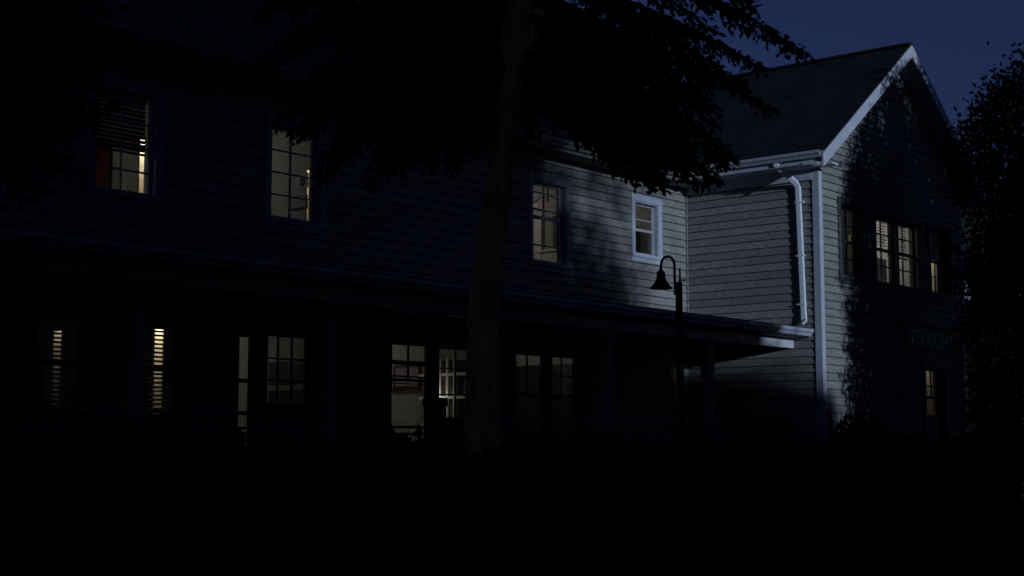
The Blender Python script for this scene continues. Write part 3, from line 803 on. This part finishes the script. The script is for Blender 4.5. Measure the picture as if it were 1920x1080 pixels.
# boughs that show in the photo
BOUGHS = [((10.33, 12.26, 6.33), 1.2, 1.0, 0.18), ((11.29, 13.19, 6.11), 1.3, 1.0, 0.18), ((10.98, 12.59, 5.3), 1.5, 1.0, 0.18), ((11.29, 12.57, 5.16), 1.5, 1.0, 0.18), ((10.45, 11.35, 5.29), 1.4, 1.0, 0.18), ((12.0, 12.65, 5.19), 1.4, 1.0, 0.18), ((11.34, 11.52, 4.49), 1.5, 1.0, 0.18), ((12.32, 12.16, 4.85), 1.3, 1.0, 0.18), ((11.1, 10.68, 4.61), 1.4, 1.0, 0.18), ((13.1, 12.29, 5.08), 1.2, 1.0, 0.18), ((13.17, 11.9, 5.01), 1.1, 1.0, 0.18), ((13.87, 12.26, 5.33), 1.0, 1.0, 0.18), ((11.77, 11.88, 5.8), 1.2, 1.0, 0.18), ((10.82, 11.42, 5.96), 1.2, 1.0, 0.18), ((12.73, 12.3, 5.72), 1.1, 1.0, 0.18), ((13.77, 12.63, 5.75), 0.9, 1.0, 0.18), ((11.83, 13.24, 6.63), 1.2, 1.0, 0.18), ((12.84, 12.79, 6.77), 1.0, 1.0, 0.18), ((13.58, 12.75, 6.36), 0.9, 1.0, 0.18), ((12.54, 13.6, 4.99), 1.4, 1.0, 0.18), ((12.71, 13.26, 5.86), 1.2, 1.0, 0.18), ((13.38, 13.12, 5.61), 1.1, 1.0, 0.18), ((14.13, 12.59, 6.16), 0.9, 1.0, 0.18), ((11.33, 10.8, 6.01), 1.2, 1.0, 0.18), ((13.44, 12.07, 6.77), 0.9, 1.0, 0.18), ((14.22, 11.5, 5.53), 0.9, 1.0, 0.18), ((14.44, 11.2, 5.76), 1.0, 1.0, 0.18), ((13.97, 10.27, 5.22), 1.2, 1.0, 0.18), ((13.51, 9.64, 4.82), 1.3, 1.0, 0.18), ((13.4, 9.19, 4.56), 1.4, 1.0, 0.18), ((14.17, 9.5, 4.68), 1.3, 1.0, 0.18), ((13.84, 8.95, 4.72), 1.4, 1.0, 0.18), ((13.66, 8.56, 4.58), 1.4, 1.0, 0.18), ((14.48, 8.77, 4.95), 1.4, 1.0, 0.18), ((15.15, 9.44, 5.53), 1.2, 1.0, 0.18), ((14.24, 8.2, 5.41), 1.3, 1.0, 0.18), ((14.22, 8.97, 5.62), 1.2, 1.0, 0.18), ((14.8, 9.88, 5.4), 1.2, 1.0, 0.18), ((13.72, 9.59, 5.43), 1.2, 1.0, 0.18), ((13.91, 10.27, 5.7), 1.0, 1.0, 0.18), ((14.92, 8.05, 6.12), 1.5, 1.0, 0.42), ((14.26, 8.25, 5.85), 1.2, 1.0, 0.42), ((14.14, 8.28, 6.54), 1.5, 1.0, 0.42), ((14.94, 9.57, 6.24), 1.0, 0.55, 0.42), ((13.87, 9.31, 6.11), 1.0, 0.55, 0.42), ((14.24, 8.82, 6.35), 1.2, 0.55, 0.42), ((13.12, 8.61, 5.3), 1.3, 1.0, 0.18), ((12.83, 8.9, 4.77), 1.4, 1.0, 0.18), ((14.95, 8.98, 5.95), 1.1, 1.0, 0.42), ((14.56, 9.42, 5.17), 1.3, 1.0, 0.18), ((14.58, 9.89, 5.04), 1.2, 1.0, 0.18), ((14.74, 10.55, 5.55), 1.1, 1.0, 0.18), ((13.37, 9.52, 4.65), 1.3, 1.0, 0.18), ((13.33, 9.13, 4.5), 1.4, 1.0, 0.18), ((13.92, 9.35, 4.59), 1.4, 1.0, 0.18), ((13.72, 8.8, 4.59), 1.4, 1.0, 0.18), ((13.6, 8.48, 4.53), 1.5, 1.0, 0.18), ((14.26, 9.37, 4.81), 1.3, 1.0, 0.18), ((14.02, 9.81, 4.83), 1.2, 1.0, 0.18), ((10.18, 11.94, 6.36), 1.2, 1.0, 0.18), ((10.89, 12.9, 6.05), 1.3, 1.0, 0.18), ((11.01, 12.42, 5.45), 1.5, 1.0, 0.18), ((11.32, 12.72, 5.25), 1.5, 1.0, 0.18), ((10.32, 11.33, 5.51), 1.4, 1.0, 0.18), ((11.97, 12.57, 5.45), 1.4, 1.0, 0.18), ((11.07, 11.13, 4.64), 1.5, 1.0, 0.18), ((11.77, 11.7, 4.93), 1.3, 1.0, 0.18), ((11.64, 11.31, 4.86), 1.4, 1.0, 0.18), ((12.91, 12.12, 5.1), 1.2, 1.0, 0.18), ((13.2, 11.9, 5.13), 1.1, 1.0, 0.18), ((13.41, 11.88, 5.5), 1.0, 1.0, 0.18), ((11.96, 12.1, 6.12), 1.2, 1.0, 0.18), ((11.25, 11.99, 6.3), 1.2, 1.0, 0.18), ((12.23, 11.98, 5.63), 1.1, 1.0, 0.18), ((14.46, 13.05, 6.03), 0.9, 1.0, 0.18), ((12.28, 13.82, 7.12), 1.2, 1.0, 0.18), ((13.09, 13.03, 7.13), 1.0, 1.0, 0.18), ((13.35, 12.68, 6.41), 0.9, 1.0, 0.18), ((12.86, 13.86, 5.3), 1.4, 1.0, 0.18), ((12.95, 13.32, 6.21), 1.2, 1.0, 0.18), ((12.81, 12.71, 5.63), 1.1, 1.0, 0.18), ((14.3, 12.52, 6.24), 0.9, 1.0, 0.18), ((11.45, 10.74, 6.18), 1.2, 1.0, 0.18), ((12.84, 11.44, 6.57), 0.9, 1.0, 0.18), ((13.59, 11.04, 5.65), 0.9, 1.0, 0.18), ((14.57, 11.19, 6.07), 1.0, 1.0, 0.18), ((14.03, 10.26, 5.41), 1.2, 1.0, 0.18), ((13.5, 9.78, 4.87), 1.3, 1.0, 0.18), ((13.13, 8.99, 4.75), 1.4, 1.0, 0.18), ((14.43, 9.66, 4.91), 1.3, 1.0, 0.18), ((13.94, 9.19, 4.92), 1.4, 1.0, 0.18), ((13.13, 8.37, 4.59), 1.4, 1.0, 0.18), ((14.96, 9.31, 5.64), 1.2, 1.0, 0.18), ((13.48, 8.56, 5.61), 1.2, 0.55, 0.42), ((14.69, 9.73, 5.55), 1.2, 1.0, 0.18), ((13.42, 9.33, 5.39), 1.2, 1.0, 0.18), ((14.4, 10.74, 5.94), 1.0, 1.0, 0.18), ((13.35, 8.62, 5.58), 1.3, 0.55, 0.42), ((13.4, 9.35, 4.98), 1.4, 1.0, 0.18), ((15.16, 9.97, 5.48), 1.3, 1.0, 0.18), ((13.9, 9.43, 4.93), 1.2, 1.0, 0.18), ((14.78, 10.68, 5.84), 1.1, 1.0, 0.18), ((13.05, 9.11, 4.75), 1.3, 1.0, 0.18), ((13.04, 8.89, 4.69), 1.4, 1.0, 0.18), ((13.97, 9.23, 4.86), 1.4, 1.0, 0.18), ((14.27, 9.31, 4.81), 1.4, 1.0, 0.18), ((13.59, 8.31, 4.67), 1.5, 1.0, 0.18), ((14.12, 9.45, 4.95), 1.3, 1.0, 0.18), ((13.9, 9.69, 4.98), 1.2, 1.0, 0.18)]
for t, rs, dn, lf in BOUGHS: bough(t, rs, dn, leafy=lf)
# the rest of the crown, above and around
for k in range(44):
    z = 7.5 + 5.0 * (k / 44) ** .9; a = k * 2.39996 + random.uniform(-.3, .3)
    L = (3.1 - .36 * (z - 6.5)) * random.uniform(.8, 1.1)
    bough((12.84 + L * math.cos(a), 10.55 + L * math.sin(a), z - .55 * random.uniform(.6, 1.2)), .7, .62, .5)
tb.build('trunk', [M['bark'], M['bark_dark']], tree, True)
leaf_mesh('crown', [tuple(p) for p in LP], [tuple(a) for a in LA], .092, .05, M['needles'], tree)
rebase(tree)
print('conifer leaves', len(LP))

# --- broadleaf trees: clustered leaves in a lumpy crown
def broadleaf(label, base, cen, rad, nclus, per, leaf, name='broadleaf_tree', spread=.3, expo=2.0, limbs=22, group=None, trunk_r=.16, shell=.5, prof=None, fuzz=None):
    r = empty(name, label, 'tree', group, loc=base)
    b = Vector(base); c = Vector(cen); cl = []
    mb = MB()
    k = 0
    ph = rng.uniform(0, 6.28, 6)
    while len(cl) < nclus:
        p = rng.uniform(-1, 1, 3); q = (abs(p) ** expo).sum() ** (1 / expo)
        if prof: q = math.hypot(p[0], p[1]) / np.interp(p[2], *prof)
        if q > 1 or q < shell * rng.random() ** .4: continue
        az = math.atan2(p[1], p[0]); lump = 1 + .035 * math.sin(3 * az + ph[0] + 2.2 * p[2]) + .035 * math.sin(5 * az + ph[1] - 4 * p[2])
        cl.append((c.x + p[0] * rad[0] * lump, c.y + p[1] * rad[1] * lump, c.z + p[2] * rad[2]))
    cl = np.array(cl)
    top = Vector((c.x, c.y, c.z + rad[2] * .6))
    mb.tube([b, b.lerp(top, .2) + Vector((.05, .03, 0)), b.lerp(top, .5), top], [trunk_r * 1.3, trunk_r, trunk_r * .75, trunk_r * .2], 12, wob=.05)
    for i in range(min(limbs, nclus)):
        e = Vector(cl[i]); s = b.lerp(top, min(.95, max(.18, .25 + .6 * (e.z - b.z) / (top.z - b.z) - .2)))
        m = s.lerp(e, .5) + Vector((0, 0, .12 * (e - s).length))
        mb.tube([s, s.lerp(m, .6), m, m.lerp(e, .6), e], [trunk_r * .4, trunk_r * .3, trunk_r * .22, trunk_r * .13, .01], 6)
    mb.build('trunk', M['bark_dark'], r, True)
    D = rng.normal(0, 1, (nclus * per, 3)); D = np.clip(D, -1.7, 1.7)
    P = np.repeat(cl, per, axis=0) + D * spread
    if fuzz:                                             # thin outer sprays added to soften the shadow edge: (number, inner, outer radius)
        nf, r0, r1 = fuzz; d = rng.normal(size=(nf, 3)); d /= np.linalg.norm(d, axis=1, keepdims=True)
        rr = r0 + (r1 - r0) * (1 - np.sqrt(rng.random(nf)))
        F = np.array([c.x, c.y, c.z]) + d * rr[:, None] * np.array([1, 1, rad[2] / rad[0] * .85])
        F = F[(F[:, 2] > .6) & (F[:, 1] < c.y + 1.7)]
        F = np.repeat(F, 5, axis=0)   # sprays of five leaves
        F = F + np.clip(rng.normal(0, .6, F.shape), -1.2, 1.2)
        P = np.concatenate([P, F])
    A = rng.normal(size=P.shape) + np.array([0, 0, -.3])
    leaf_mesh('crown', P, A, leaf, leaf * .66, M['leaves'], r)
    rebase(r)
    return r
broadleaf('leafy dark tree at the gable end with branch tips against the sky', (26.9, 7.6, .5), (26.95, 7.58, 5.5), (3.3, 3.3, 4.45), 2800, 74, .1, spread=.18, shell=.15, prof=([-1, -.8, .38, .65, .9, 1], [.8, 1, 1, .80, .5, .22]))
broadleaf('black leafy tree overhanging the far end of the porch roof', (4.3, 10.2, .3), (4.75, 10.4, 4.9), (1.9, 1.9, 1.75), 450, 60, .12, spread=.2, limbs=14)
broadleaf('unseen broad leafy tree added behind the viewpoint to shade the facade from moonlight', (8.3, -5.0, 0), (8.14, -5.0, 7.25), (4.75, 4.4, 7.0), 1700, 34, .32, spread=.42, shell=.1, expo=2.8, fuzz=(5200, 4.6, 8.6))  # added light blocker: its crown edge shapes the left side of the moonlit area
broadleaf('second unseen broad leafy tree added far behind the viewpoint to shade the facade end', (-.5, -9.0, 0), (-.5, -9.0, 8.2), (6.4, 5.2, 8.2), 1700, 34, .38, spread=.45, shell=.1, expo=2.8)  # added out of view to keep moonlight off the far end of the facade
broadleaf('unseen small round tree added beyond the frame to shade the lower facade from moonlight', (15.74, .5, .1), (15.74, .5, 3.9), (2.9, 2.9, 3.4), 800, 30, .2, spread=.35, shell=.1)  # light blocker added for the sloping lower edge of the moonlit area
broadleaf('unseen low broad tree with a flat top added beyond the frame to shade the porch wall', (16.1, -2.0, .1), (16.1, -2.0, 2.7), (3.55, 3.2, 2.7), 1700, 34, .2, spread=.2, shell=.1, expo=4.5)  # added blocker, flat top shaped to darken the wall under the porch roof
broadleaf('low wide bush added unseen beyond the frame to shade the shrubs and lawn', (24.7, 1.0, .1), (24.7, 1.0, 1.8), (3.6, 2.4, 1.65), 700, 44, .2, name='bush', spread=.25, shell=.1, limbs=10, trunk_r=.07, expo=3)  # added to block moonlight from the shrubs and lawn on the right

# --- shrubs along the front
def shrub_mesh(n=2600):
    P = []
    while len(P) < n:
        p = rng.uniform(-1, 1, 3); q = np.linalg.norm(p)
        if q > 1 or q < .45: continue
        az = math.atan2(p[1], p[0]); P.append(p * np.array([.85, .72, .62]) * (1 + .12 * math.sin(4 * az + 3 * p[2])) + np.array([0, 0, .72]))
    P = np.array(P); P[:, 2] = np.maximum(P[:, 2], .03)
    A = P - np.array([0, 0, .4]) + rng.normal(0, .5, P.shape)
    return P, A
def make_shrub(label, group):
    r = empty('shrub', label, 'shrub', group)
    P, A = shrub_mesh(); leaf_mesh('foliage', P, A, .13, .075, M['shrub'], r)
    mb = MB()
    for k in range(7):
        a = k * .9; mb.tube([(.05 * math.cos(a), .05 * math.sin(a), -.1), (.25 * math.cos(a), .22 * math.sin(a), .5), (.5 * math.cos(a), .42 * math.sin(a), 1.05)], [.02, .015, .005], 5)
    mb.build('stem', M['bark_dark'], r)
    return r
HEDGE = [(4.6, 10.0, 1.0), (5.9, 10.1, .95), (7.1, 9.9, 1.02), (8.3, 10.1, .96), (9.5, 9.9, .93), (10.7, 10.2, .99), (12.0, 9.8, .95), (13.3, 9.9, .97), (14.6, 10.1, .95), (15.9, 10.0, .96), (17.2, 10.1, 1.0), (18.5, 10.0, .95), (19.9, 10.2, 1.0), (21.2, 10.1, .97), (22.6, 10.3, 1.02), (24.0, 10.4, 1.0), (25.4, 10.5, 1.04)]
src = make_shrub('rounded dark shrub of the row running along in front of the porch', 'dark shrubs in front of the porch')
for i, (x, y, s) in enumerate(HEDGE):
    if i == 0: o = src
    else:
        o = src.copy(); COL.objects.link(o)
        for ch in src.children:
            c = ch.copy(); COL.objects.link(c); c.parent = o
    o.location = (x, y, .32); o.scale = (s * .98, s, s); o.rotation_euler = (0, 0, i * 1.3)
o = src.copy(); COL.objects.link(o)
for ch in src.children:
    c = ch.copy(); COL.objects.link(c); c.parent = o
o['label'] = 'dark shrub growing against the foot of the moonlit corner of the wing'
if 'group' in o: del o['group']
o.location = (24.1, 12.05, .5); o.scale = (.95, .75, 1.18); o.rotation_euler = (0, 0, .7)

# ------------------------------------------------------------------ neighbouring house behind
nb = empty('neighbouring_house', 'dark reddish house with one small lit window beyond the gable corner', 'house', loc=(45.5, 21.5, .5))
mb = MB(); mb.box(42.0, 49, 18.6, 25, .3, 7.4); mb.build('wall', M['brick'], nb)
mb = MB(); mb.prism([(41.5, 18.2, 7.3), (49.4, 18.2, 7.3), (45.4, 18.2, 10.3)], (0, 0, 0), (0, 7, 0)); mb.build('roof', M['shingle'], nb)
mb = MB(); x0, x1, z0, z1 = 44.40, 45.15, 6.19, 6.82
mb.box(x0 - .1, x0, 18.53, 18.598, z0, z1); mb.box(x1, x1 + .1, 18.53, 18.598, z0, z1); mb.box(x0 - .1, x1 + .1, 18.53, 18.598, z1, z1 + .1); mb.box(x0 - .1, x1 + .1, 18.53, 18.598, z0 - .1, z0); mb.box(x0, x1, 18.54, 18.598, 6.38, 6.415)
wn = mb.build('window', M['brick'], nb)
mb = MB(); mb.quad((x0, 18.59, z0), (x1, 18.59, z0), (x1, 18.59, z1), (x0, 18.59, z1))
mb.build('pane', mat('faintly lit pane', (.1, .11, .14), .3, .3, 2, emit=(.62, .72, 1), estr=.05), wn)
rebase(nb)
wn_kids = [c for c in wn.children]

# ------------------------------------------------------------------ ground
mb = MB(); N = 60
def gz(x, y):
    t = min(1, max(0, (y + 0.0) / 12.0)); return .5 * t * t * (3 - 2 * t) + .03 * math.sin(x * .7) * math.cos(y * .6)
xs_ = [-400, -150, -60] + [-20 + i * 1.4 for i in range(58)] + [90, 180, 400]
ys_ = [-400, -150, -60] + [-20 + i * 1.4 for i in range(45)] + [90, 180, 400]
for a, b in zip(xs_[:-1], xs_[1:]):
    for c, d in zip(ys_[:-1], ys_[1:]):
        mb.quad((a, c, gz(a, c)), (b, c, gz(b, c)), (b, d, gz(b, d)), (a, d, gz(a, d)))
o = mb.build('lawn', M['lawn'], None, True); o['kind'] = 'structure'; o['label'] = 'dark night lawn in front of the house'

for c in list(house.children):
    if c.type == 'MESH': c.matrix_parent_inverse = Matrix.Translation(house.location).inverted()

# ------------------------------------------------------------------ moonlight, sky
AZ, EL = 17.0, 7.0                            # direction the light travels (from +Y towards +X), height
L = Vector((math.sin(R(AZ)) * math.cos(R(EL)), math.cos(R(AZ)) * math.cos(R(EL)), -math.sin(R(EL))))
sl = bpy.data.lights.new('moonlight', 'SUN'); sl.energy = SUN_E = 2.0; sl.angle = R(1.1); sl.color = (.73, .86, 1.0)
so = bpy.data.objects.new('moonlight', sl); so.rotation_euler = L.to_track_quat('-Z', 'Y').to_euler(); so.location = (0, -10, 20); COL.objects.link(so)
w = bpy.data.worlds.new('World'); SC.world = w; w.use_nodes = True
nt = w.node_tree; bg = nt.nodes['Background']
sk = nt.nodes.new('ShaderNodeTexSky'); sk.sky_type = 'NISHITA'; sk.sun_disc = False
sk.sun_elevation = R(EL); sk.sun_rotation = R(180 + AZ); sk.air_density = 1.0; sk.dust_density = .3; sk.ozone_density = 4.0
tn = nt.nodes.new('ShaderNodeMix'); tn.data_type = 'RGBA'; tn.blend_type = 'MULTIPLY'; tn.inputs[0].default_value = 1
tn.inputs[7].default_value = (.39, .285, .473, 1)
# the last afterglow stands behind the house; the rest of the sky is nearly black
tcw = nt.nodes.new('ShaderNodeTexCoord'); dt = nt.nodes.new('ShaderNodeVectorMath'); dt.operation = 'DOT_PRODUCT'
gd = Vector((math.sin(R(52)) * math.cos(R(6)), math.cos(R(52)) * math.cos(R(6)), math.sin(R(6)))); dt.inputs[1].default_value = gd
mr = nt.nodes.new('ShaderNodeMapRange'); mr.interpolation_type = 'SMOOTHSTEP'
mr.inputs[1].default_value = .55; mr.inputs[2].default_value = 1.0; mr.inputs[3].default_value = .9; mr.inputs[4].default_value = 1.0
nt.links.new(tcw.outputs['Generated'], dt.inputs[0]); nt.links.new(dt.outputs['Value'], mr.inputs[0])
ms = nt.nodes.new('ShaderNodeVectorMath'); ms.operation = 'SCALE'
nt.links.new(sk.outputs[0], tn.inputs[6]); nt.links.new(tn.outputs[2], ms.inputs[0]); nt.links.new(mr.outputs[0], ms.inputs['Scale'])
nt.links.new(ms.outputs[0], bg.inputs['Color'])
bg.inputs['Strength'].default_value = .05

# ------------------------------------------------------------------ camera
cd = bpy.data.cameras.new('camera'); co = bpy.data.objects.new('camera', cd); COL.objects.link(co)
cd.sensor_width = 36; cd.lens = 36 * 2765 / 1920; cd.clip_start = .1; cd.clip_end = 2000
co.location = (0, 0, 1.6); co.rotation_euler = (R(90 + 6.136), 0, R(-50.2))
SC.camera = co
SC.view_settings.view_transform = 'Standard'; SC.view_settings.look = 'None'; SC.view_settings.exposure = 0; SC.view_settings.gamma = 1
SC.render.engine = 'CYCLES'; SC.cycles.use_denoising = True; SC.cycles.max_bounces = 5; SC.cycles.diffuse_bounces = 3; SC.cycles.transparent_max_bounces = 12
SC.cycles.sample_clamp_indirect = 3
